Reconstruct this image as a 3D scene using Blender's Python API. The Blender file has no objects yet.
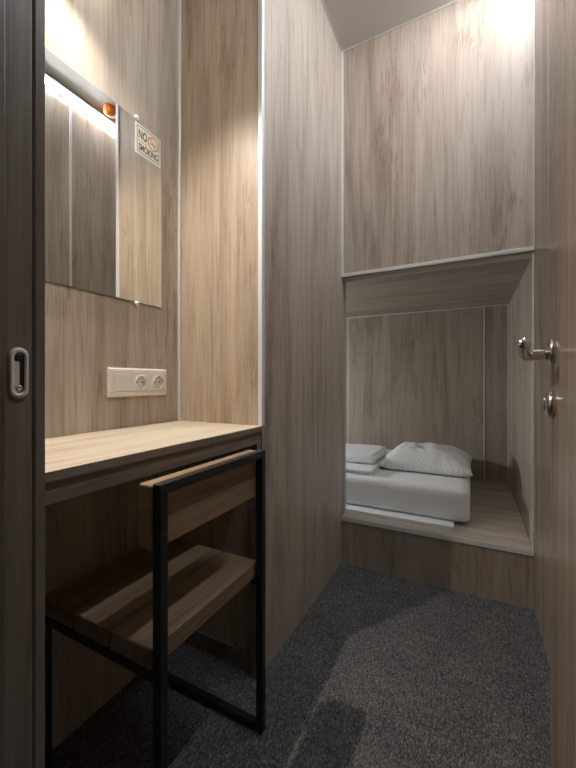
import bpy, bmesh, math, random
from mathutils import Vector, Matrix, noise
random.seed(7)
C = bpy.context.scene.collection
PI = math.pi

# ------------------------------------------------------------------ room measures (metres, camera at x=y=0)
H = .88
XL, XP, XR = -.887, -.5553, .218
YF, YD, YB, YN = .256, .9088, 1.6448, 2.6624
ZC, ZT, ZP, ZD, ZN = 2.4767, 1.3881, .2265, .7464, 1.3751
JX = -.50                                                # face of the left door jamb

# ------------------------------------------------------------------ mesh helpers
def bx(bm, x0, x1, y0, y1, z0, z1):
    v = [bm.verts.new((x, y, z)) for x in (x0, x1) for y in (y0, y1) for z in (z0, z1)]
    for f in ((0,1,3,2),(4,6,7,5),(0,4,5,1),(2,3,7,6),(0,2,6,4),(1,5,7,3)):
        bm.faces.new([v[i] for i in f])
    return v

def loop_faces(bm, rings, close_ends=True, cyclic=True):
    n = len(rings[0])
    for a, b in zip(rings, rings[1:]):
        for i in range(n if cyclic else n-1):
            j = (i+1) % n
            bm.faces.new((a[i], a[j], b[j], b[i]))
    if close_ends:
        bm.faces.new(rings[0][::-1]); bm.faces.new(rings[-1])

def tube(bm, pts, rad, n=14, sy=1.0):
    pts = [Vector(p) for p in pts]
    if not hasattr(rad, '__len__'): rad = [rad]*len(pts)
    up = None; rings = []
    for i, p in enumerate(pts):
        t = (pts[min(i+1, len(pts)-1)] - pts[max(i-1, 0)]).normalized()
        if up is None:
            up = Vector((0,0,1)) if abs(t.z) < .9 else Vector((0,1,0))
        up = (up - t*up.dot(t)).normalized(); side = t.cross(up)
        rings.append([bm.verts.new(p + rad[i]*(math.cos(a)*side*sy + math.sin(a)*up))
                      for a in [2*PI*k/n for k in range(n)]])
    loop_faces(bm, rings)

def lathe(bm, prof, org, axis, n=28, sx=1.0, sy=1.0):
    """prof: list of (radius, height) turned about axis from org"""
    axis = Vector(axis).normalized(); org = Vector(org)
    u = Vector((0,0,1)) if abs(axis.z) < .9 else Vector((1,0,0))
    u = (u - axis*u.dot(axis)).normalized(); w = axis.cross(u)
    rings = []
    for r, h in prof:
        r = max(r, 1e-5)
        rings.append([bm.verts.new(org + axis*h + r*(sx*math.cos(a)*w + sy*math.sin(a)*u))
                      for a in [2*PI*k/n for k in range(n)]])
    loop_faces(bm, rings)

def obj(name, bm, mat, parent=None, bevel=0, smooth=False, seg=2):
    """mesh in parent space -> one linked object"""
    bmesh.ops.recalc_face_normals(bm, faces=bm.faces[:])
    me = bpy.data.meshes.new(name); bm.to_mesh(me); bm.free()
    me.materials.append(mat)
    o = bpy.data.objects.new(name, me); C.objects.link(o)
    if parent is not None: o.parent = parent
    if bevel:
        m = o.modifiers.new('bevel', 'BEVEL'); m.width = bevel; m.segments = seg
        m.limit_method = 'ANGLE'; m.angle_limit = math.radians(40)
    if smooth or bevel:
        for p in me.polygons: p.use_smooth = smooth
    return o

def box(name, b, mat, parent=None, bevel=0):
    bm = bmesh.new(); bx(bm, *b); return obj(name, bm, mat, parent, bevel)

def boxes(name, bs, mat, parent=None, bevel=0):
    bm = bmesh.new()
    for b in bs: bx(bm, *b)
    return obj(name, bm, mat, parent, bevel)

def thing(name, label, cat, loc=(0,0,0), group=None):
    o = bpy.data.objects.new(name, None); C.objects.link(o)
    o.location = loc; o.empty_display_size = .05
    return tag(o, label, cat, group)

def tag(o, label, cat, group=None):
    o['label'] = label; o['category'] = cat
    if group: o['group'] = group
    return o

def struct(o, label=None):
    o['kind'] = 'structure'
    if label: o['label'] = label
    return o

def rel(o, b):
    """world box -> box in the space of thing o"""
    x, y, z = o.location
    return (b[0]-x, b[1]-x, b[2]-y, b[3]-y, b[4]-z, b[5]-z)

# ------------------------------------------------------------------ materials
def new_mat(name):
    m = bpy.data.materials.new(name); m.use_nodes = True
    nt = m.node_tree
    return m, nt, nt.nodes['Principled BSDF']

def plain(name, col, rough=.5, metal=0.0, spec=.5, emit=None, strength=0):
    m, nt, p = new_mat(name)
    p.inputs['Base Color'].default_value = (*col, 1)
    p.inputs['Roughness'].default_value = rough
    p.inputs['Metallic'].default_value = metal
    p.inputs['Specular IOR Level'].default_value = spec
    if emit:
        p.inputs['Emission Color'].default_value = (*emit, 1)
        p.inputs['Emission Strength'].default_value = strength
    return m

def N(nt, kind, **k):
    n = nt.nodes.new(kind)
    for a, v in k.items(): setattr(n, a, v)
    return n

def ramp(nt, src, stops):
    r = N(nt, 'ShaderNodeValToRGB')
    e = r.color_ramp.elements
    e[0].position, e[0].color = stops[0][0], (*stops[0][1], 1)
    e[1].position, e[1].color = stops[-1][0], (*stops[-1][1], 1)
    for p, c in stops[1:-1]:
        q = e.new(p); q.color = (*c, 1)
    nt.links.new(src, r.inputs[0])
    return r.outputs[0]

def mixc(nt, a, b, fac, mode='MIX'):
    m = N(nt, 'ShaderNodeMix', data_type='RGBA', blend_type=mode)
    for s, v in ((0, fac), (6, a), (7, b)):
        if hasattr(v, 'links') or hasattr(v, 'is_linked'): nt.links.new(v, m.inputs[s])
        elif isinstance(v, (int, float)): m.inputs[s].default_value = v
        else: m.inputs[s].default_value = (*v, 1)
    return m.outputs[2]

def wood(name, light, mid, dark, axis='Z', rough=.42, off=(0,0,0), spec=.4, fleck=.5, band=1.0, bump=.06):
    """decor laminate with long grain along one axis: broad soft bands, fine fibres, short dark flecks"""
    m, nt, p = new_mat(name)
    tc = N(nt, 'ShaderNodeTexCoord')
    def grain(cross, along, detail=4, dist=0.0, rgh=.55, o2=0):
        mp = N(nt, 'ShaderNodeMapping')
        s = {'X': (along, cross, cross), 'Y': (cross, along, cross), 'Z': (cross, cross, along)}[axis]
        mp.inputs['Scale'].default_value = s
        mp.inputs['Location'].default_value = (off[0]+o2, off[1]+o2*1.7, off[2]+o2*.3)
        nt.links.new(tc.outputs['Object'], mp.inputs['Vector'])
        t = N(nt, 'ShaderNodeTexNoise')
        t.inputs['Scale'].default_value = 1; t.inputs['Detail'].default_value = detail
        t.inputs['Distortion'].default_value = dist; t.inputs['Roughness'].default_value = rgh
        nt.links.new(mp.outputs[0], t.inputs['Vector'])
        return t.outputs[0]
    a = grain(6.5*band, .55, 6, 1.6, .60)
    col = ramp(nt, a, [(.30, dark), (.47, mid), (.66, light)])
    b = grain(30, 1.5, 8, 1.8, .68, 3.1)
    col = mixc(nt, col, ramp(nt, b, [(.30, (.66,.61,.56)), (.47, (1,1,1)), (.75, (1.10,1.10,1.09))]), .7, 'MULTIPLY')
    c = grain(82, 2.4, 6, 1.2, .70, 7.7)
    col = mixc(nt, col, ramp(nt, c, [(.33, (.62,.57,.52)), (.49, (1,1,1)), (.8, (1.07,1.07,1.07))]), .70, 'MULTIPLY')
    d = grain(62, 4.6, 5, 2.4, .66, 11.3)
    d2 = grain(7, 2.4, 2, .6, .5, 17.9)
    dm = N(nt, 'ShaderNodeMath', operation='MULTIPLY'); nt.links.new(d, dm.inputs[0]); nt.links.new(d2, dm.inputs[1])
    col = mixc(nt, col, ramp(nt, dm.outputs[0], [(.325, (1,1,1)), (.375, (.50,.41,.33))]), fleck, 'MULTIPLY')
    nt.links.new(col, p.inputs['Base Color'])
    bp = N(nt, 'ShaderNodeBump'); bp.inputs['Strength'].default_value = bump; bp.inputs['Distance'].default_value = .002
    nt.links.new(c, bp.inputs['Height']); nt.links.new(bp.outputs[0], p.inputs['Normal'])
    p.inputs['Roughness'].default_value = rough
    p.inputs['Specular IOR Level'].default_value = spec
    return m

OAK = ((.50,.445,.390), (.42,.362,.308), (.30,.248,.205))
M = {}
TAN = ((.56,.462,.370), (.475,.380,.294), (.345,.264,.198))
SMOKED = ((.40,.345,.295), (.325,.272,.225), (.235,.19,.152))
M['oak']      = wood('oak_laminate', (.51,.44,.365), (.43,.36,.285), (.31,.25,.195))
M['oak_alcove'] = wood('tan_oak_laminate', *TAN, off=(4.7,9.2,.2))
M['smoked']   = wood('smoked_oak_laminate', *SMOKED, off=(8.8,.6,3.1))
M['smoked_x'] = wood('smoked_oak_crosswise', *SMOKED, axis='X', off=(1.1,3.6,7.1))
M['oak_side'] = wood('oak_laminate_partition', *OAK, off=(3.3,1.2,.5), rough=.4)
M['oak_bed']  = wood('oak_laminate_bed_wall', (.53,.452,.392), (.445,.368,.309), (.315,.250,.203), off=(7.1,4.2,2.5))
M['oak_x']    = wood('oak_laminate_crosswise', *OAK, axis='X', off=(1.7,5.2,3.5))
M['oak_desk'] = wood('oak_desktop', (.60,.52,.42), (.52,.44,.345), (.43,.35,.265), axis='Y', rough=.45, off=(2.2,.2,.5), fleck=.35)
M['oak_gloss']= wood('oak_laminate_right_wall', *OAK, off=(5.3,2.2,1.5), rough=.26, spec=.6)
M['door']     = wood('oak_door_foil', (.37,.30,.24), (.30,.238,.185), (.225,.175,.134), off=(9.3,6.2,1.5), rough=.24, spec=.6, fleck=.3, band=1.8)
M['jamb']     = wood('dark_jamb_foil', (.195,.168,.145), (.15,.126,.107), (.092,.078,.066), off=(4.3,8.2,.5), rough=.30, fleck=.3, band=3)
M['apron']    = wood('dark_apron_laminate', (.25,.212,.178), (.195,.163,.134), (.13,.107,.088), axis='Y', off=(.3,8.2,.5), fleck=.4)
M['edge']     = wood('desk_edge_band', (.25,.21,.175), (.20,.165,.135), (.15,.122,.10), axis='Y', off=(.8,3.2,.5), fleck=.3)
M['slat']     = wood('brown_chair_wood', (.30,.215,.145), (.22,.152,.10), (.13,.087,.056), axis='Y', off=(6.1,2.2,8.5), rough=.5, fleck=.6, band=2.2)
M['back']     = wood('brown_backrest_wood', (.33,.22,.135), (.25,.163,.098), (.17,.108,.064), axis='Y', off=(2.4,7.7,1.1), rough=.5, fleck=.5, band=2)
M['alu']      = plain('aluminium_profile', (.76,.78,.78), .35, .25)
M['white_trim'] = plain('pale_joint_profile', (.60,.585,.555), .4, .1)
M['ceiling']  = plain('matt_ceiling_panel', (.62,.60,.57), .85)
M['black']    = plain('black_powder_coated_steel', (.012,.012,.013), .42, 0, .4)
M['nickel']   = plain('satin_nickel', (.66,.63,.60), .22, 1)
M['rose']     = plain('brushed_nickel_plate', (.74,.65,.58), .5, .15)
M['dark']     = plain('dark_recess', (.02,.02,.022), .5)
M['glint']    = plain('bluish_glint_metal', (.75,.82,.85), .18, 1)  # highlight on lower strike screw and rear chair feet put into the colour
M['plastic']  = plain('ivory_white_plastic', (.80,.77,.71), .32)
M['plastic_in'] = plain('white_plastic_insert', (.76,.73,.67), .38)
M['hole']     = plain('black_contact_hole', (.015,.015,.015), .6)
M['mirror']   = plain('silvered_glass', (.90,.92,.92), .004, 1)
M['glass_edge'] = plain('green_glass_edge', (.25,.34,.31), .2)
M['sign']     = plain('cream_sticker_vinyl', (.84,.79,.70), .45)
M['sign_brown'] = plain('brown_print', (.22,.14,.09), .5)
M['sign_dark'] = plain('dark_print', (.06,.05,.045), .5)
M['sign_orange'] = plain('orange_print', (.62,.25,.05), .5)
M['orange']   = plain('orange_plastic_cap', (.74,.19,.012), .5)
M['orange_dark'] = plain('burnt_orange_plastic', (.40,.10,.015), .5)
M['led']      = plain('led_diffuser', (.9,.9,.9), .5, emit=(.93,.97,1.0), strength=98)
M['lens']     = plain('spot_lens', (.9,.88,.8), .3, emit=(1,.80,.58), strength=20)
M['reading']  = plain('reading_lamp_diffuser', (.9,.9,.9), .5, emit=(1,.95,.89), strength=8)
M['lamp']     = plain('corridor_fill_diffuser', (.9,.9,.9), .5, emit=(.96,.98,1), strength=2.5)  # glow of the added corridor fill lamp
M['corridor'] = plain('corridor_paint', (.50,.47,.43), .8)
M['board']    = plain('white_coated_board', (.80,.81,.81), .5)

def fabric(name, col, weave=900, strength=.25, stripes=0, crease=.5):
    m, nt, p = new_mat(name)
    tc = N(nt, 'ShaderNodeTexCoord')
    t = N(nt, 'ShaderNodeTexNoise'); t.inputs['Scale'].default_value = 9; t.inputs['Detail'].default_value = 5
    nt.links.new(tc.outputs['Object'], t.inputs['Vector'])
    h = t.outputs[0]
    base = (*col, 1)
    p.inputs['Base Color'].default_value = base
    p.inputs['Roughness'].default_value = .75
    p.inputs['Specular IOR Level'].default_value = .25
    p.inputs['Sheen Weight'].default_value = .15
    bp = N(nt, 'ShaderNodeBump'); bp.inputs['Strength'].default_value = crease; bp.inputs['Distance'].default_value = .02
    nt.links.new(h, bp.inputs['Height'])
    if stripes:                                          # small woven checks of a damask cover
        mp = N(nt, 'ShaderNodeMapping'); mp.inputs['Rotation'].default_value = (0,0,.06)
        nt.links.new(tc.outputs['Object'], mp.inputs['Vector'])
        ck = N(nt, 'ShaderNodeTexChecker'); ck.inputs['Scale'].default_value = stripes
        ck.inputs['Color1'].default_value = (*col, 1)
        ck.inputs['Color2'].default_value = (*[c*.90 for c in col], 1)
        sep = N(nt, 'ShaderNodeSeparateXYZ'); nt.links.new(mp.outputs[0], sep.inputs[0])
        com = N(nt, 'ShaderNodeCombineXYZ')
        nt.links.new(sep.outputs[0], com.inputs[0]); nt.links.new(sep.outputs[1], com.inputs[1])
        com.inputs[2].default_value = .003
        nt.links.new(com.outputs[0], ck.inputs['Vector'])
        nt.links.new(ck.outputs[0], p.inputs['Base Color'])
    nt.links.new(bp.outputs[0], p.inputs['Normal'])
    return m
M['sheet']  = fabric('white_fitted_sheet', (.84,.86,.87), crease=.25)
M['pillow'] = fabric('white_damask_pillowcase', (.87,.88,.88), stripes=78, crease=.3)
M['linen']  = fabric('white_folded_linen', (.86,.875,.885), crease=.3)

def carpet_mat():
    m, nt, p = new_mat('charcoal_loop_carpet')
    tc = N(nt, 'ShaderNodeTexCoord')
    def nz(sc, detail=3, loc=0):
        mp = N(nt, 'ShaderNodeMapping'); mp.inputs['Scale'].default_value = sc
        mp.inputs['Location'].default_value = (loc, loc*.7, 0)
        nt.links.new(tc.outputs['Object'], mp.inputs['Vector'])
        t = N(nt, 'ShaderNodeTexNoise'); t.inputs['Scale'].default_value = 1; t.inputs['Detail'].default_value = detail
        t.inputs['Roughness'].default_value = .65
        nt.links.new(mp.outputs[0], t.inputs['Vector']); return t.outputs[0]
    tuft = nz((300, 130, 1), 3)
    yarn = nz((130, 42, 1), 4, 4.2)
    patch = nz((9, 6, 1), 4, 9.1)
    col = ramp(nt, tuft, [(.32, (.034,.036,.040)), (.50, (.112,.115,.118)), (.70, (.27,.265,.258))])
    col = mixc(nt, col, ramp(nt, yarn, [(.34, (.55,.57,.60)), (.52, (1,1,1)), (.70, (1.5,1.47,1.43))]), 1, 'MULTIPLY')
    col = mixc(nt, col, ramp(nt, patch, [(.3, (.78,.79,.81)), (.7, (1.16,1.14,1.12))]), 1, 'MULTIPLY')
    nt.links.new(col, p.inputs['Base Color'])
    p.inputs['Roughness'].default_value = .95; p.inputs['Specular IOR Level'].default_value = .1
    bp = N(nt, 'ShaderNodeBump'); bp.inputs['Strength'].default_value = .8; bp.inputs['Distance'].default_value = .006
    nt.links.new(tuft, bp.inputs['Height']); nt.links.new(bp.outputs[0], p.inputs['Normal'])
    return m
M['carpet'] = carpet_mat()

# ------------------------------------------------------------------ the room shell
struct(box('floor', (-2.0, 1.7, -1.7, 2.75, -.06, 0), M['carpet']), 'charcoal loop-pile carpet over the whole floor')
struct(box('ceiling', (-2.0, XR+.04, .17, 2.75, ZC, ZC+.05), M['ceiling']), 'matt grey-white ceiling of the cabin')
struct(box('wall_left', (XL-.05, XL, YF, YD, 0, ZC), M['oak']), 'oak laminate wall behind mirror and desk')
struct(box('wall_alcove', (-2.0, XP-.02, YD, 1.71, 0, ZC), M['oak_alcove']), 'tan oak laminate end panel of the desk alcove')
struct(box('wall_partition', (XP-.02, XP, YD, 1.71, 0, ZC), M['oak_side']), 'grey oak partition panel between desk and bed')
struct(box('wall_right', (XR, XR+.04, YF, 2.70, 0, ZC), M['oak_gloss']), 'oak laminate wall behind the open door')
struct(box('wall_bed', (XP, XR, YB, 1.71, ZT, ZC), M['oak_bed']), 'large oak panel above the bed opening')
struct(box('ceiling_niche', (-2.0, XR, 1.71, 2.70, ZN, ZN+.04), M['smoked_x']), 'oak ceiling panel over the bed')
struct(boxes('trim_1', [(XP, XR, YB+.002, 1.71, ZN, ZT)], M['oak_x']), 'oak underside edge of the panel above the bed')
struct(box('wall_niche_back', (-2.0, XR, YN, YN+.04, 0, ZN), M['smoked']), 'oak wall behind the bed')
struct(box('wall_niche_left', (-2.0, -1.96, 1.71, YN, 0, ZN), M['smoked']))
# wall with the doorway, and the corridor outside where the camera stands
struct(boxes('wall_front', [(-1.7, -.53, .17, YF, 0, 2.45), (-.53, .16, .17, YF, 2.07, 2.45), (.19, 1.7, .17, YF, 0, 2.45)], M['corridor']))
struct(box('wall_corridor', (-1.7, 1.7, -1.75, -1.70, 0, 2.45), M['corridor']))
struct(box('wall_corridor_left', (-1.75, -1.70, -1.70, .256, 0, 2.45), M['corridor']))
struct(box('wall_corridor_right', (1.70, 1.75, -1.70, .256, 0, 2.45), M['corridor']))
struct(box('ceiling_corridor', (-1.75, 1.75, -1.75, .17, 2.45, 2.50), M['ceiling']))

# aluminium joint profiles
def trim(n, b, mat='alu', label=None, bev=.0015):
    return struct(box('trim_%d' % n, b, M[mat], None, bev), label)
w = .011
trim(2, (XL, XL+.009, YD-.009, YD, ZD, ZC), 'alu', 'aluminium corner strip between left wall and alcove panel')
trim(3, (XP-.013, XP+.002, YD-.004, YD+.011, ZD, ZC), 'alu', 'aluminium corner profile on the partition edge')
trim(4, (XP, XP+.010, YB-.006, YB, ZT, ZC), 'alu', 'aluminium strip between partition and bed panel')
trim(5, (XP, XR, YB-.007, YB+.002, ZT-.005, ZT+.011), 'alu', 'aluminium strip under the large bed panel')
trim(6, (XR-.0035, XR, YB-.013, YB, ZT+.009, ZC), 'alu', 'aluminium strip at right edge of the bed panel')
trim(7, (XR-.005, XR, YB, YB+.008, ZP, ZN), 'alu', 'thin strip at the mouth of the bed niche')
trim(8, (XP+.010, XR-.011, YB-.005, YB, ZC-.006, ZC), 'white_trim', 'thin ceiling strip over the bed panel')
trim(9, (XP, XP+.005, YD+.011, YB-.006, ZC-.005, ZC), 'white_trim', 'thin ceiling strip along the partition')
trim(10, (-.848, -.840, YN-.003, YN, ZP, ZN-.006), 'white_trim', 'left joint strip of the bed niche back')
trim(11, (.078, .086, YN-.003, YN, ZP, ZN-.006), 'white_trim', 'joint strip right of the pillow on niche back')
trim(12, (XR-.006, XR, YN-.006, YN, ZP, ZN-.006), 'white_trim', 'corner strip of the bed niche')
trim(13, (-1.96, XR, YN-.006, YN, ZN-.006, ZN), 'white_trim', 'strip between niche back and niche ceiling')
trim(14, (XR-.004, XR, 1.192, 1.206, 0, ZC-.06), 'alu', 'joint strip of the right wall seen in the mirror')
struct(box('dark_strip_alcove', (XL+.001, XP-.03, YD-.009, YD, 0, .055), M['apron'], None, .001), 'dark strip along the floor under the desk')  # plain dark strip at the foot of the alcove panel

# ------------------------------------------------------------------ left door jamb with strike plate
jb = struct(boxes('trim_15', [(-.53, JX, .2215, .2545, 0, 2.07)], M['jamb'], None, .003), 'dark wood door jamb at the left')
boxes('door_stop', [(-.53, JX+.010, .165, .2205, 0, 2.07)], M['jamb'], jb, .002)
boxes('architrave', [(-.57, JX+.0006, .2565, .2690, 0, 2.12), (-.53, JX-.0004, .2546, .2564, 0, 2.07)], M['jamb'], jb, .0025)
struct(boxes('trim_16', [(-.57, .16, .2565, .269, 2.07, 2.12), (-.53, .16, .17, .2545, 2.055, 2.07)], M['jamb'], None, .001), 'dark head of the door frame')
struct(boxes('trim_17', [(.162, .19, .17, .255, 0, 2.055)], M['jamb'], None, .001), 'dark hinge jamb of the door frame')

def stadium(r, half, n=12):
    """outline in (y, z): vertical slot with round ends"""
    top = [(r*math.cos(a), half + r*math.sin(a)) for a in [PI*k/n for k in range(n+1)]]
    bot = [(r*math.cos(a), -half + r*math.sin(a)) for a in [PI + PI*k/n for k in range(n+1)]]
    return top + bot
def ring_plate(bm, outer, inner, x0, x1, cy, cz):
    def R(pts, x): return [bm.verts.new((x, cy+a, cz+b)) for a, b in pts]
    o0, o1, i1, i0 = R(outer, x0), R([(a*.94, b*.985) for a, b in outer], x1), R(inner, x1), R(inner, x0)
    n = len(outer)
    for p, q in ((o0, o1), (o1, i1), (i1, i0)):
        for k in range(n): bm.faces.new((p[k], p[(k+1) % n], q[(k+1) % n], q[k]))
sy_, sz_ = .238, .8902
bm = bmesh.new(); ring_plate(bm, stadium(.0108, .0214), stadium(.0058, .0190), JX, JX+.0028, sy_, sz_)
sp = obj('strike_plate', bm, M['rose'], jb, 0, True); sp['label'] = 'oval nickel strike plate'
bm = bmesh.new()
vs = [bm.verts.new((JX+.0004, sy_+a, sz_+b)) for a, b in stadium(.0062, .0194)]; bm.faces.new(vs)
obj('recess', bm, M['dark'], sp)
bm = bmesh.new(); bx(bm, JX+.0005, JX+.0012, sy_-.0056, sy_+.0006, sz_-.017, sz_+.015)
obj('recess_floor', bm, M['rose'], sp, .0003)  # beige half of the recess floor
for dz, mt in ((.0198, 'dark'), (-.0192, 'glint')):  # bluish glint of the lower screw put into its colour
    bm = bmesh.new(); lathe(bm, [(.0046, 0), (.0046, .0012), (.0034, .0022), (.0012, .0024), (.0010, .0016), (0, .0016)], (JX+.0003, sy_, sz_+dz), (1,0,0), 16)
    o = obj('screw', bm, M[mt], sp, 0, True)

# ------------------------------------------------------------------ open door at the right
ang = math.radians(-2.5)
hx, hy = .122, .272                                     # hinge end of the visible door face
door = struct(bpy.data.objects.new('door_1', None), 'oak foil door standing open along the right wall')
C.objects.link(door); door.location = (hx, hy, 0); door.rotation_euler = (0, 0, ang)
DL = .6625                                              # local: y along the door, x thickness away from the room
bm = bmesh.new(); bx(bm, 0, .040, 0, DL, .008, 2.045)
obj('door_leaf', bm, M['door'], door, .0025)
bm = bmesh.new()
for z in (.25, 1.05, 1.80): tube(bm, [(.004, -.008, z-.045), (.004, -.008, z+.045)], .007, 12)
obj('hinge', bm, M['nickel'], door, 0, True)
ry, rz = DL-.056, .9395
hd = bmesh.new()
pts = [(0, ry, rz-.005), (-.020, ry, rz-.0055), (-.036, ry, rz-.0055), (-.0445, ry-.003, rz-.005), (-.049, ry-.011, rz-.003),
       (-.0515, ry-.026, rz+.000), (-.0535, ry-.050, rz+.005), (-.055, ry-.074, rz+.0095), (-.0555, ry-.086, rz+.0115), (-.0555, ry-.091, rz+.0122), (-.0555, ry-.0935, rz+.0126)]
tube(hd, pts, [.0108, .0112, .0116, .0116, .0108, .0096, .0094, .0100, .0112, .0094, .0030], 18)
handle = obj('door_handle', hd, M['nickel'], door, 0, True); handle['label'] = 'satin nickel lever handle'
bm = bmesh.new(); lathe(bm, [(.0262, 0), (.0262, -.004), (.0245, -.0078), (.019, -.0092), (.0105, -.0098), (.0095, -.013), (0, -.013)], (0, ry, rz), (1,0,0), 36)
obj('rosette', bm, M['nickel'], handle, 0, True)
tz = .8342
bm = bmesh.new(); lathe(bm, [(.0262, 0), (.0262, -.004), (.0252, -.0075), (.0220, -.0115), (.0160, -.0138), (.0090, -.0148), (0, -.0150)], (0, ry, tz), (1,0,0), 36)
tr = obj('lock_rosette', bm, M['nickel'], door, 0, True); tr['label'] = 'round nickel lock rosette with oval turn'
bm = bmesh.new(); lathe(bm, [(.0125, -.0130), (.0120, -.0165), (.006, -.0176), (0, -.0178)], (0, ry, tz), (1,0,0), 28, .35, 1.0)
obj('thumb_turn', bm, M['nickel'], tr, 0, True)

# ------------------------------------------------------------------ mirror
mr = thing('wall_mirror', 'frameless rectangular mirror on the oak wall above the desk', 'mirror', (XL, .575, 1.1157))
m0, m1 = 1.1157, 1.6605
box('backing', rel(mr, (XL+.0005, XL+.0040, .325, .8249, m0, m1)), M['glass_edge'], mr)
bm = bmesh.new(); bx(bm, *rel(mr, (XL+.0040, XL+.0050, .3258, .8241, m0+.0008, m1-.0008)))
obj('mirror_glass', bm, M['mirror'], mr)
for y in (.421, .730):
    for z, sg in ((m0, -1), (m1, 1)):
        bm = bmesh.new()
        lathe(bm, [(.0075, 0), (.0075, .0055), (.0065, .0085), (.0035, .0100), (0, .0102)], (0, y-.575, z-m0+sg*.004), (1,0,0), 20)
        obj('mirror_clip', bm, M['plastic'], mr, 0, True)

# ------------------------------------------------------------------ NO SMOKING sticker on the mirror
sx0 = XL+.0051
sg = thing('no_smoking_sign', 'cream NO SMOKING sticker with brown frame on the upper right corner of the mirror', 'sign', (sx0, .7235, 1.5613))
SW, SH = .0965, .0905
box('sticker', (0, .0006, 0, SW, 0, SH), M['sign'], sg)
def flat(name, quads, mat, x0=.0006, x1=.0009):
    bm = bmesh.new()
    for q in quads: bx(bm, x0, x1, *q)
    return obj(name, bm, mat, sg)
e, t = .0060, .0020
flat('border', [(e, SW-e, e, e+t), (e, SW-e, SH-e-t, SH-e), (e, e+t, e+t, SH-e-t), (SW-e-t, SW-e, e+t, SH-e-t)], M['sign_brown'])
flat('underline', [(.0105, .0440, .0395, .0412)], M['sign_orange'])
def text(name, s, y0, z0, width, height, mat):
    cu = bpy.data.curves.new(name, 'FONT'); cu.body = s; cu.size = 1; cu.extrude = 0; cu.offset = .028
    tmp = bpy.data.objects.new(name, cu); C.objects.link(tmp)
    bpy.context.view_layer.update()
    me = bpy.data.meshes.new_from_object(tmp.evaluated_get(bpy.context.evaluated_depsgraph_get()))
    bpy.data.objects.remove(tmp); bpy.data.curves.remove(cu)
    xs = [v.co.x for v in me.vertices]; ys = [v.co.y for v in me.vertices]
    ax, ay = min(xs), min(ys); kx = width/(max(xs)-ax); ky = height/(max(ys)-ay)
    for v in me.vertices:
        v.co = Vector((.00085, y0+(v.co.x-ax)*kx, z0+(v.co.y-ay)*ky))
    me.materials.clear(); me.materials.append(mat)
    o = bpy.data.objects.new(name, me); C.objects.link(o); o.parent = sg
    return o
o = text('lettering', 'NO', .0120, .0480, .0310, .0270, M['sign_dark']); o['label'] = 'lettering NO'
o = text('lettering', 'SMOKING', .0115, .0125, .0735, .0205, M['sign_dark']); o['label'] = 'lettering SMOKING'
bm = bmesh.new()
cy, cz, ro, ri = .0660, .0575, .0205, .0172
ra = [[bm.verts.new((x, cy+r*math.cos(a), cz+r*math.sin(a))) for a in [2*PI*k/40 for k in range(40)]] for r, x in ((ro, .0006), (ro, .0011), (ri, .0011), (ri, .0006))]
loop_faces(bm, ra, False)
d = Vector((0, math.cos(-.9), math.sin(-.9))); q = Vector((0, -d.z, d.y))
for x in (.0011,):
    vs = [bm.verts.new(Vector((x, cy, cz)) + d*a*.0178 + q*b*.0017) for a, b in ((-1,-1),(1,-1),(1,1),(-1,1))]
    bm.faces.new(vs)
o = obj('prohibition_ring', bm, M['sign_orange'], sg); o['label'] = 'orange prohibition ring with diagonal bar'
flat('cigarette', [(cy-.0125, cy+.0080, cz-.0035, cz-.0008), (cy+.0090, cy+.0120, cz-.0035, cz-.0008), (cy+.0095, cy+.0106, cz+.0010, cz+.0060)], M['sign_brown'])

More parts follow.
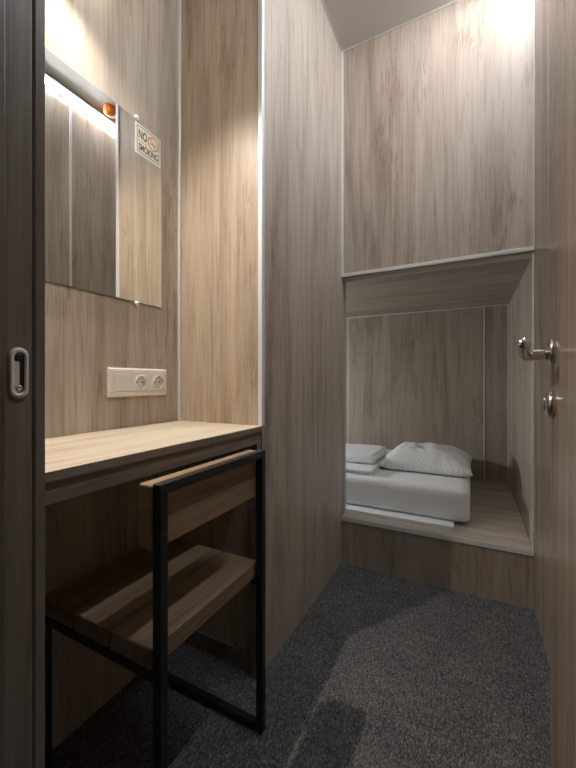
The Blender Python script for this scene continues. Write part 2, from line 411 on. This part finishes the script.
# ------------------------------------------------------------------ socket strip
so = thing('socket_strip', 'ivory three-gang wall plate with one switch and two round sockets above the desk', 'socket', (XL, .7395, .8773))
bm = bmesh.new()
RC = lambda a, b: [(a, b), (-a, b), (-a, -b), (a, -b)]
fr = [[bm.verts.new((x, p, q)) for p, q in RC(a, b)] for a, b, x in ((.1042, .0410, 0), (.1042, .0410, .0060), (.1028, .0373, .0092), (.1012, .0270, .0095), (.1010, .0267, 0))]
loop_faces(bm, fr, False)
obj('frame', bm, M['plastic'], so, .0015, False, 3)
def square_pts(h, n):
    out = []
    for k in range(n):
        a = 2*PI*(k+.0)/n; c_, s_ = math.cos(a), math.sin(a); m_ = max(abs(c_), abs(s_))
        out.append((h*c_/m_*1.25, h*s_/m_))
    return out
for i, cy in enumerate((-.0665, 0, .0665)):
    if i == 0:
        bm = bmesh.new(); bx(bm, .0101, .0125, cy-.0235, cy+.0235, -.0245, .0245)
        for v in bm.verts:
            if v.co.x > .010 and v.co.z > 0: v.co.x += .0022
        obj('rocker_switch', bm, M['plastic_in'], so, .0012)
        bm = bmesh.new(); bx(bm, .0001, .0028, -.1008, .1008, -.0266, .0266); bx(bm, .0029, .0100, -.1008, -.0334, -.0266, .0266); obj('module_plate', bm, M['plastic_in'], so)
        continue
    bm = bmesh.new(); n = 40
    def RR(pts, x): return [bm.verts.new((x, cy+a, b)) for a, b in pts]
    circ = lambda r: [(r*math.cos(2*PI*k/n), r*math.sin(2*PI*k/n)) for k in range(n)]
    rings = [RR(square_pts(.0265, n), .0002), RR(square_pts(.0263, n), .0118), RR(circ(.0212), .0122), RR(circ(.0205), .0138), RR(circ(.0190), .0138),
             RR(circ(.0184), .0130), RR(circ(.0178), .0050)]
    for p_, q_ in zip(rings, rings[1:]):
        for k in range(n): bm.faces.new((p_[k], p_[(k+1) % n], q_[(k+1) % n], q_[k]))
    bm.faces.new(rings[-1])
    s = obj('socket', bm, M['plastic_in'], so)
    for dy in (-.0095, .0095):
        bm = bmesh.new(); lathe(bm, [(.0026, 0), (.0026, .0006), (0, .0006)], (.0050, cy+dy, 0), (1,0,0), 14)
        obj('contact_hole', bm, M['hole'], s)
    for dz in (-.0165, .0165):
        bm = bmesh.new(); bx(bm, .0090, .0135, cy-.0022, cy+.0022, dz-.0010, dz+.0010)
        obj('earth_clip', bm, M['nickel'], s)

# ------------------------------------------------------------------ desk
dk = thing('desk', 'wall-to-wall oak desktop shelf with dark apron under the mirror', 'desk', (-.72, .589, 0))
dY0, dY1 = .271, YD-.010
top = box('desktop', rel(dk, (XL+.001, XP+.0006, dY0, YD-.0005, ZD-.0155, ZD)), M['oak_desk'], dk, .001)
box('edge_band', rel(dk, (XP+.0007, XP+.0022, dY0, YD-.0045, ZD-.0155, ZD-.0004)), M['edge'], dk)
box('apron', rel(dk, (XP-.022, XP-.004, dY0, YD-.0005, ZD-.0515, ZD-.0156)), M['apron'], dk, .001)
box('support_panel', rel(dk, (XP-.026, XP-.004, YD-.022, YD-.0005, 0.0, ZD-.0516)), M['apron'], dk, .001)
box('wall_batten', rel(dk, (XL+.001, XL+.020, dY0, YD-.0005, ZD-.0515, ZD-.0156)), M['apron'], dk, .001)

# ------------------------------------------------------------------ chair
ch = thing('chair', 'low black steel tube chair with brown wood seat and back pushed under the desk', 'chair', (-.625, .599, 0))
T = .018
xb0, xb1 = -.4780, -.4590            # rear posts
xf0, xf1 = -.8160, -.7980            # front legs
yn0, yn1 = .4265, .4445              # near side
yf0, yf1 = .7510, .7690              # far side
zr0, zr1 = .3690, .3870
def cb(name, b, mat='black', bev=.0022): return box(name, rel(ch, b), M[mat], ch, bev)
for a, b in ((yn0, yn1), (yf0, yf1)):
    cb('leg', (xb0, xb1, a, b, .004, .707-T))
    cb('leg', (xf0, xf1, a, b, .004, zr0))
    cb('seat_rail', (xf0, xb0, a, b, zr0, zr1))
    cb('floor_runner', (xf1, xb0, a, b, .004, .004+T))
    for x in (xb0+.009, xf0+.009):
        bm = bmesh.new(); lathe(bm, [(.0075, 0), (.0075, .004), (0, .004)], (x+.625, (a+b)/2-.599, 0), (0,0,1), 14)
        obj('foot_glide', bm, M['glint'] if x > -.6 else M['dark'], ch)  # glint at the rear feet put into their colour
cb('top_rail', (xb0, xb1, yn0, yf1, .707-T, .707))
cb('cross_rail', (xf0, xf1, yn1, yf0, zr0, zr1))
sx_ = [-.8180, -.7040, -.5920, -.4790]
for a, b in zip(sx_, sx_[1:]):
    o = cb('seat_slat', (a+.0025, b-.0025, yn0+.001, yf1-.001, zr1, .4235), 'slat', .003)
bkr = cb('backrest', (-.5110, xb0, yn0, yf1, .5910, .7035), 'back', .003)
for a in (yn0-.0008, ):
    for z in (.60, .655):
        bm = bmesh.new(); lathe(bm, [(.0035, 0), (.0032, -.0014), (0, -.0018)], (xb0+.009+.625, a+.0008-.599, z), (0,1,0), 12)
        obj('screw', bm, M['dark'], ch, 0, True)
for a in ((yn0+yn1)/2, (yf0+yf1)/2):
    bm = bmesh.new(); lathe(bm, [(.0035, 0), (.0032, .0014), (0, .0018)], (xb1+.625, a-.599, .62), (1,0,0), 12)
    obj('screw', bm, M['dark'], ch, 0, True)

# ------------------------------------------------------------------ bed platform, board, mattress, pillow, linen
bp_ = thing('bed_platform', 'built-in oak bunk platform with plain riser at the end of the cabin', 'bed', (-.17, 1.6448, 0))
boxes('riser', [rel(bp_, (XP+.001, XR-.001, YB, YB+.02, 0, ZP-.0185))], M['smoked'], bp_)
boxes('deck', [rel(bp_, (XP+.001, XR-.001, YB-.002, YN-.001, ZP-.018, ZP)), rel(bp_, (-1.955, XP+.001, 1.711, YN-.001, ZP-.018, ZP))], M['oak_x'], bp_)
o = box('edge_strip', rel(bp_, (XP+.001, XR-.001, YB-.0048, YB-.0021, ZP-.019, ZP+.0006)), M['alu'], bp_); o['label'] = 'thin aluminium edge strip'
bd = box('mattress_board', (-1.90, -.067, 1.716, 2.60, ZP+.0004, ZP+.0134), M['board'], None, .001)
tag(bd, 'thin white board lying under the mattress on the bunk platform', 'board')

def soft_box(x0, x1, y0, y1, z0, z1, rad, amp, freq, step=.02, seed=0, skirt=0):
    bm = bmesh.new()
    nx, ny, nz = [max(4, int((b-a)/step)) for a, b in ((x0,x1),(y0,y1),(z0,z1))]
    bmesh.ops.create_cube(bm, size=1)
    # regular grid on every side
    bm.free(); bm = bmesh.new()
    cache = {}
    def V(i, j, k):
        key = (i, j, k)
        if key not in cache:
            cache[key] = bm.verts.new((x0+(x1-x0)*i/nx, y0+(y1-y0)*j/ny, z0+(z1-z0)*k/nz))
        return cache[key]
    for i in range(nx):
        for j in range(ny):
            for k in (0, nz):
                bm.faces.new((V(i,j,k), V(i+1,j,k), V(i+1,j+1,k), V(i,j+1,k)))
    for i in range(nx):
        for k in range(nz):
            for j in (0, ny):
                bm.faces.new((V(i,j,k), V(i+1,j,k), V(i+1,j,k+1), V(i,j,k+1)))
    for j in range(ny):
        for k in range(nz):
            for i in (0, nx):
                bm.faces.new((V(i,j,k), V(i,j+1,k), V(i,j+1,k+1), V(i,j,k+1)))
    for v in bm.verts:                                   # round all edges
        p = v.co
        c = Vector((min(max(p.x, x0+rad), x1-rad), min(max(p.y, y0+rad), y1-rad), min(max(p.z, z0+rad*.6), z1-rad)))
        dv = p - c
        if dv.length > 1e-6:
            r_ = Vector((rad, rad, rad*.6 if p.z < c.z else rad))
            dn = dv.normalized()
            q = Vector((c.x + dn.x*r_.x, c.y + dn.y*r_.y, c.z + dn.z*r_.z))
            v.co = q
        else: dn = Vector((0,0,1))
        s = noise.noise(Vector((v.co.x*freq[0]+seed, v.co.y*freq[1], v.co.z*freq[2])))
        s += .5*noise.noise(Vector((v.co.x*freq[0]*2.3, v.co.y*freq[1]*2.3+seed, v.co.z*freq[2]*2.3)))
        v.co += dn*amp*s
        v.co.z = max(v.co.z, z0)
    return bm
bm = soft_box(-1.88, -.002, 1.775, 2.635, ZP+.0136, .3885, .030, .0035, (5, 5, 16), .018)
tag(obj('mattress', bm, M['sheet'], None, 0, True), 'mattress in a white fitted sheet on the bunk platform', 'mattress')
MT = .3885

def pillow(cx, cy, a, b, hgt, z0):
    bm = bmesh.new(); n = 44
    def P(s, t_, sgn):
        x = a*s*(1-.055*(1-t_*t_)); y = b*t_*(1-.06*(1-s*s))
        m = max(0, 1-abs(s)**3.4)**.60 * max(0, 1-abs(t_)**3.0)**.60
        wr = noise.noise(Vector((s*2.6, t_*2.6, 3)))*.010 + noise.noise(Vector((s*7, t_*7, 5)))*.004
        if sgn > 0: z = .018 + hgt*m + wr*m**.5*1.4
        else: z = .018 - .018*min(1, m*3)
        lip = .006*noise.noise(Vector((s*3, t_*3, 9)))*(1-min(1, m*4))
        return (cx+x, cy+y, z0+max(0, z+lip))
    top = [[bm.verts.new(P(-1+2*i/n, -1+2*j/n, 1)) for j in range(n+1)] for i in range(n+1)]
    bot = [[top[i][j] if i in (0, n) or j in (0, n) else bm.verts.new(P(-1+2*i/n, -1+2*j/n, -1)) for j in range(n+1)] for i in range(n+1)]
    for g in (top, bot):
        for i in range(n):
            for j in range(n):
                try: bm.faces.new((g[i][j], g[i+1][j], g[i+1][j+1], g[i][j+1]))
                except ValueError: pass
    return bm
bm = pillow(-.222, 2.205, .236, .232, .098, MT+.006)
pw = obj('pillow', bm, M['pillow'], None, 0, True)
tag(pw, 'plump white checked pillow at the right end of the mattress', 'pillow')

def folded(x0, x1, y0, y1, z0, layers, th, r, seed, amp=.003):
    """a sheet folded back and forth in depth: serpentine section swept along x"""
    path = []
    for k in range(layers):
        z = z0 + th/2 + k*th*1.02
        ys = [y0 + (y1-y0)*i/14 for i in range(15)]
        if k % 2: ys = ys[::-1]
        inset = .004*noise.noise(Vector((k*3.3, seed, 0)))
        path += [(y+inset, z) for y in ys]
        if k < layers-1:
            ye = ys[-1]+inset; d_ = 1 if k % 2 == 0 else -1
            path += [(ye + d_*th*.5*math.sin(a), z + th*.51*(1-math.cos(a))) for a in (PI*.25, PI*.5, PI*.75)]
    bm = bmesh.new(); rings = []
    n = 40
    for i in range(n+1):
        x = x0 + (x1-x0)*i/n
        endk = min(1, (i if i < n/2 else n-i)/1.5)
        out, inn = [], []
        for m_, (y, z) in enumerate(path):
            a_ = path[max(0, m_-1)]; b_ = path[min(len(path)-1, m_+1)]
            ty, tz_ = b_[0]-a_[0], b_[1]-a_[1]; l_ = math.hypot(ty, tz_) or 1
            ny_, nz_ = -tz_/l_, ty/l_
            hw = th*.36*(.55+.45*endk)
            dz = amp*noise.noise(Vector((x*7+seed, y*9, z*4)))*min(1, (z-z0)/.01)
            dy = amp*1.5*noise.noise(Vector((x*5, z*30, seed)))
            out.append((x, y+ny_*hw+dy, max(z0, z+nz_*hw+dz))); inn.append((x, y-ny_*hw+dy, max(z0, z-nz_*hw+dz)))
        rings.append([bm.verts.new(p) for p in out + inn[::-1]])
    loop_faces(bm, rings)
    return bm
bm = folded(-1.05, -.452, 1.838, 2.24, MT+.002, 3, .0085, 0, 2.2, .002)
tag(obj('folded_sheet', bm, M['linen'], None, 0, True), 'thin white sheet folded in layers on the mattress, under the thicker linen', 'linen')
bm = soft_box(-1.02, -.470, 1.955, 2.30, MT+.0295, MT+.078, .022, .006, (6, 7, 20), .014, 4)
tag(obj('folded_duvet', bm, M['linen'], None, 0, True), 'thick white folded duvet lying on top of the folded sheet left of the pillow', 'linen')

# ------------------------------------------------------------------ lights of the cabin, plus an added wall glow and corridor fill
ls = thing('led_strip_light', 'slim aluminium LED strip along the top of the right wall, seen in the mirror', 'light', (XR, 1.27, 2.447))
LY0, LY1 = .42, 1.605
boxes('profile', [rel(ls, (XR-.006, XR-.0003, LY0, LY1, 2.436, 2.4555)), rel(ls, (XR-.046, XR-.0003, LY0, LY1, 2.4556, 2.4585))], M['alu'], ls)
bm = bmesh.new(); rings = []
for y in (LY0+.004, LY1-.004):                           # three-sided diffuser bar looking out and down
    rings.append([bm.verts.new((x, y-1.27, z-2.447)) for x, z in ((-.0062, 2.4550), (-.0062, 2.4370), (-.0085, 2.4370), (-.0165, 2.4470), (-.0165, 2.4550))])
loop_faces(bm, rings)
obj('diffuser', bm, M['led'], ls)

SPX, SPY, SPZ = -.834, .480, 1.930
tilt = math.radians(18)
axis = Vector((math.sin(tilt), 0.0, -math.cos(tilt))); lat = Vector((math.cos(tilt), 0, math.sin(tilt)))
wl = thing('wall_spotlight', 'small horizontal spotlight bar on the wall just above the mirror', 'light', (XL, SPY, SPZ+.03))
bm = bmesh.new(); lathe(bm, [(.020, 0), (.020, .006), (.016, .009), (0, .009)], (0.0003, 0, .045), (1,0,0), 24)
obj('mount_plate', bm, M['nickel'], wl, 0, True)
hp = Vector((SPX-XL, 0, -.03))
bm = bmesh.new(); tube(bm, [(.008, 0, .045), (.024, 0, .040), hp - axis*.012 + lat*.01], .005, 10)
obj('arm', bm, M['nickel'], wl, 0, True)
def obox(bm, p0, p1, l0, l1, y0, y1):                   # box in the lamp's own axes: along axis, lateral, y
    v = [bm.verts.new(hp + axis*p + lat*l + Vector((0,y,0))) for p in (p0,p1) for l in (l0,l1) for y in (y0,y1)]
    for f in ((0,1,3,2),(4,6,7,5),(0,4,5,1),(2,3,7,6),(0,2,6,4),(1,5,7,3)): bm.faces.new([v[q] for q in f])
dp, hb, ha = .026, .0172, .0540
bm = bmesh.new()
obox(bm, -.008, -.005, -hb-.003, hb+.003, -ha-.003, ha+.003)
obox(bm, -.005, dp, -hb-.003, -hb, -ha-.003, ha+.003); obox(bm, -.005, dp, hb, hb+.003, -ha-.003, ha+.003)
obox(bm, -.005, dp, -hb, hb, -ha-.003, -ha); obox(bm, -.005, dp, -hb, hb, ha, ha+.003)
obj('lamp_housing', bm, M['black'], wl)
bm = bmesh.new(); lathe(bm, [(.0110, -.0049), (.0110, -.0030), (0, -.0020)], hp, axis, 24)
obj('lens', bm, M['lens'], wl)
sl = bpy.data.lights.new('wall_spot_beam', 'SPOT'); sl.energy = 35; sl.color = (1, .90, .78)
sl.spot_size = math.radians(124); sl.spot_blend = 1; sl.shadow_soft_size = .011
so_ = bpy.data.objects.new('wall_spot_beam', sl); C.objects.link(so_)
so_.parent = wl; so_.location = hp
so_.rotation_euler = axis.to_track_quat('-Z', 'Y').to_euler()

gl = bpy.data.lights.new('added_leak_glow', 'POINT'); gl.energy = .22; gl.color = (1, .88, .74); gl.shadow_soft_size = .006  # added bare point light, imitates light leaking onto the wall behind the bar
go = bpy.data.objects.new('added_leak_glow', gl); C.objects.link(go); go.parent = wl; go.location = (.030, .085, -.012)

nl = thing('reading_lamp', 'small round reading lamp on the far end wall of the bunk', 'lamp', (-1.96, 1.80, .80))
bm = bmesh.new(); lathe(bm, [(.060, -.0004), (.060, .012), (.055, .028), (.050, .028), (.050, .024), (0, .024)], (0,0,0), (1,0,0), 32)
obj('lamp_body', bm, M['plastic'], nl, 0, True)
bm = bmesh.new(); lathe(bm, [(.0495, .0242), (.048, .027), (0, .028)], (0,0,0), (1,0,0), 28)
obj('diffuser', bm, M['reading'], nl, 0, True)
al = bpy.data.lights.new('reading_lamp_beam', 'AREA'); al.shape = 'DISK'; al.size = .09; al.energy = 6.8; al.color = (.88, .96, 1)
ao = bpy.data.objects.new('reading_lamp_beam', al); C.objects.link(ao); ao.parent = nl; ao.location = (.031, 0, 0)
ao.rotation_euler = (0, -PI/2, 0)

cl = thing('corridor_fill_lamp', 'added unseen fill lamp on the corridor ceiling outside the cabin', 'light', (.2, -.95, 2.45))  # added lamp out of view, fills the doorway with light
bm = bmesh.new(); lathe(bm, [(.15, 0), (.15, -.02), (.14, -.03), (0, -.03)], (0,0,0), (0,0,1), 32)
obj('lamp_body', bm, M['lamp'], cl, 0, True)

sd = thing('smoke_detector', 'small orange capped detector on the ceiling, seen at the top of the mirror', 'detector', (.108, 1.365, ZC))
bm = bmesh.new(); lathe(bm, [(.040, 0), (.040, -.006), (.036, -.009), (0, -.009)], (0,0,0), (0,0,1), 28)
obj('base', bm, M['orange_dark'], sd, 0, True)
bm = bmesh.new(); lathe(bm, [(.034, -.009), (.036, -.016), (.035, -.026), (.030, -.034), (.018, -.040), (0, -.041)], (0,0,0), (0,0,1), 28)
for v in bm.verts: v.co += Vector((v.co.x, v.co.y, 0))*.12*noise.noise(v.co*120)
obj('dust_cap', bm, M['orange'], sd, 0, True)
bm = bmesh.new()
for k in range(10):
    a = 2*PI*k/10; p = Vector((math.cos(a), math.sin(a), 0))
    tube(bm, [p*.0352+Vector((0,0,-.014)), p*.0362+Vector((0,0,-.021)), p*.0335+Vector((0,0,-.030))], .0028, 8)
obj('vent_rib', bm, M['orange_dark'], sd, 0, True)

# ------------------------------------------------------------------ world, camera, view
wd = bpy.data.worlds.new('world'); bpy.context.scene.world = wd; wd.use_nodes = True
wd.node_tree.nodes['Background'].inputs[0].default_value = (.5, .5, .52, 1)
wd.node_tree.nodes['Background'].inputs[1].default_value = .05
cam = bpy.data.cameras.new('camera'); co = bpy.data.objects.new('camera', cam); C.objects.link(co)
co.location = (0, 0, H); co.rotation_euler = (PI/2, 0, math.radians(27.266))
cam.sensor_fit = 'HORIZONTAL'; cam.sensor_width = 36; cam.lens = 36*354.0/576
cam.shift_y = -(384-381.37)/576; cam.clip_start = .01
S = bpy.context.scene
S.camera = co
S.view_settings.view_transform = 'Standard'; S.view_settings.look = 'None'
S.view_settings.gamma = 1; S.view_settings.use_curve_mapping = False
S.view_settings.exposure = .75
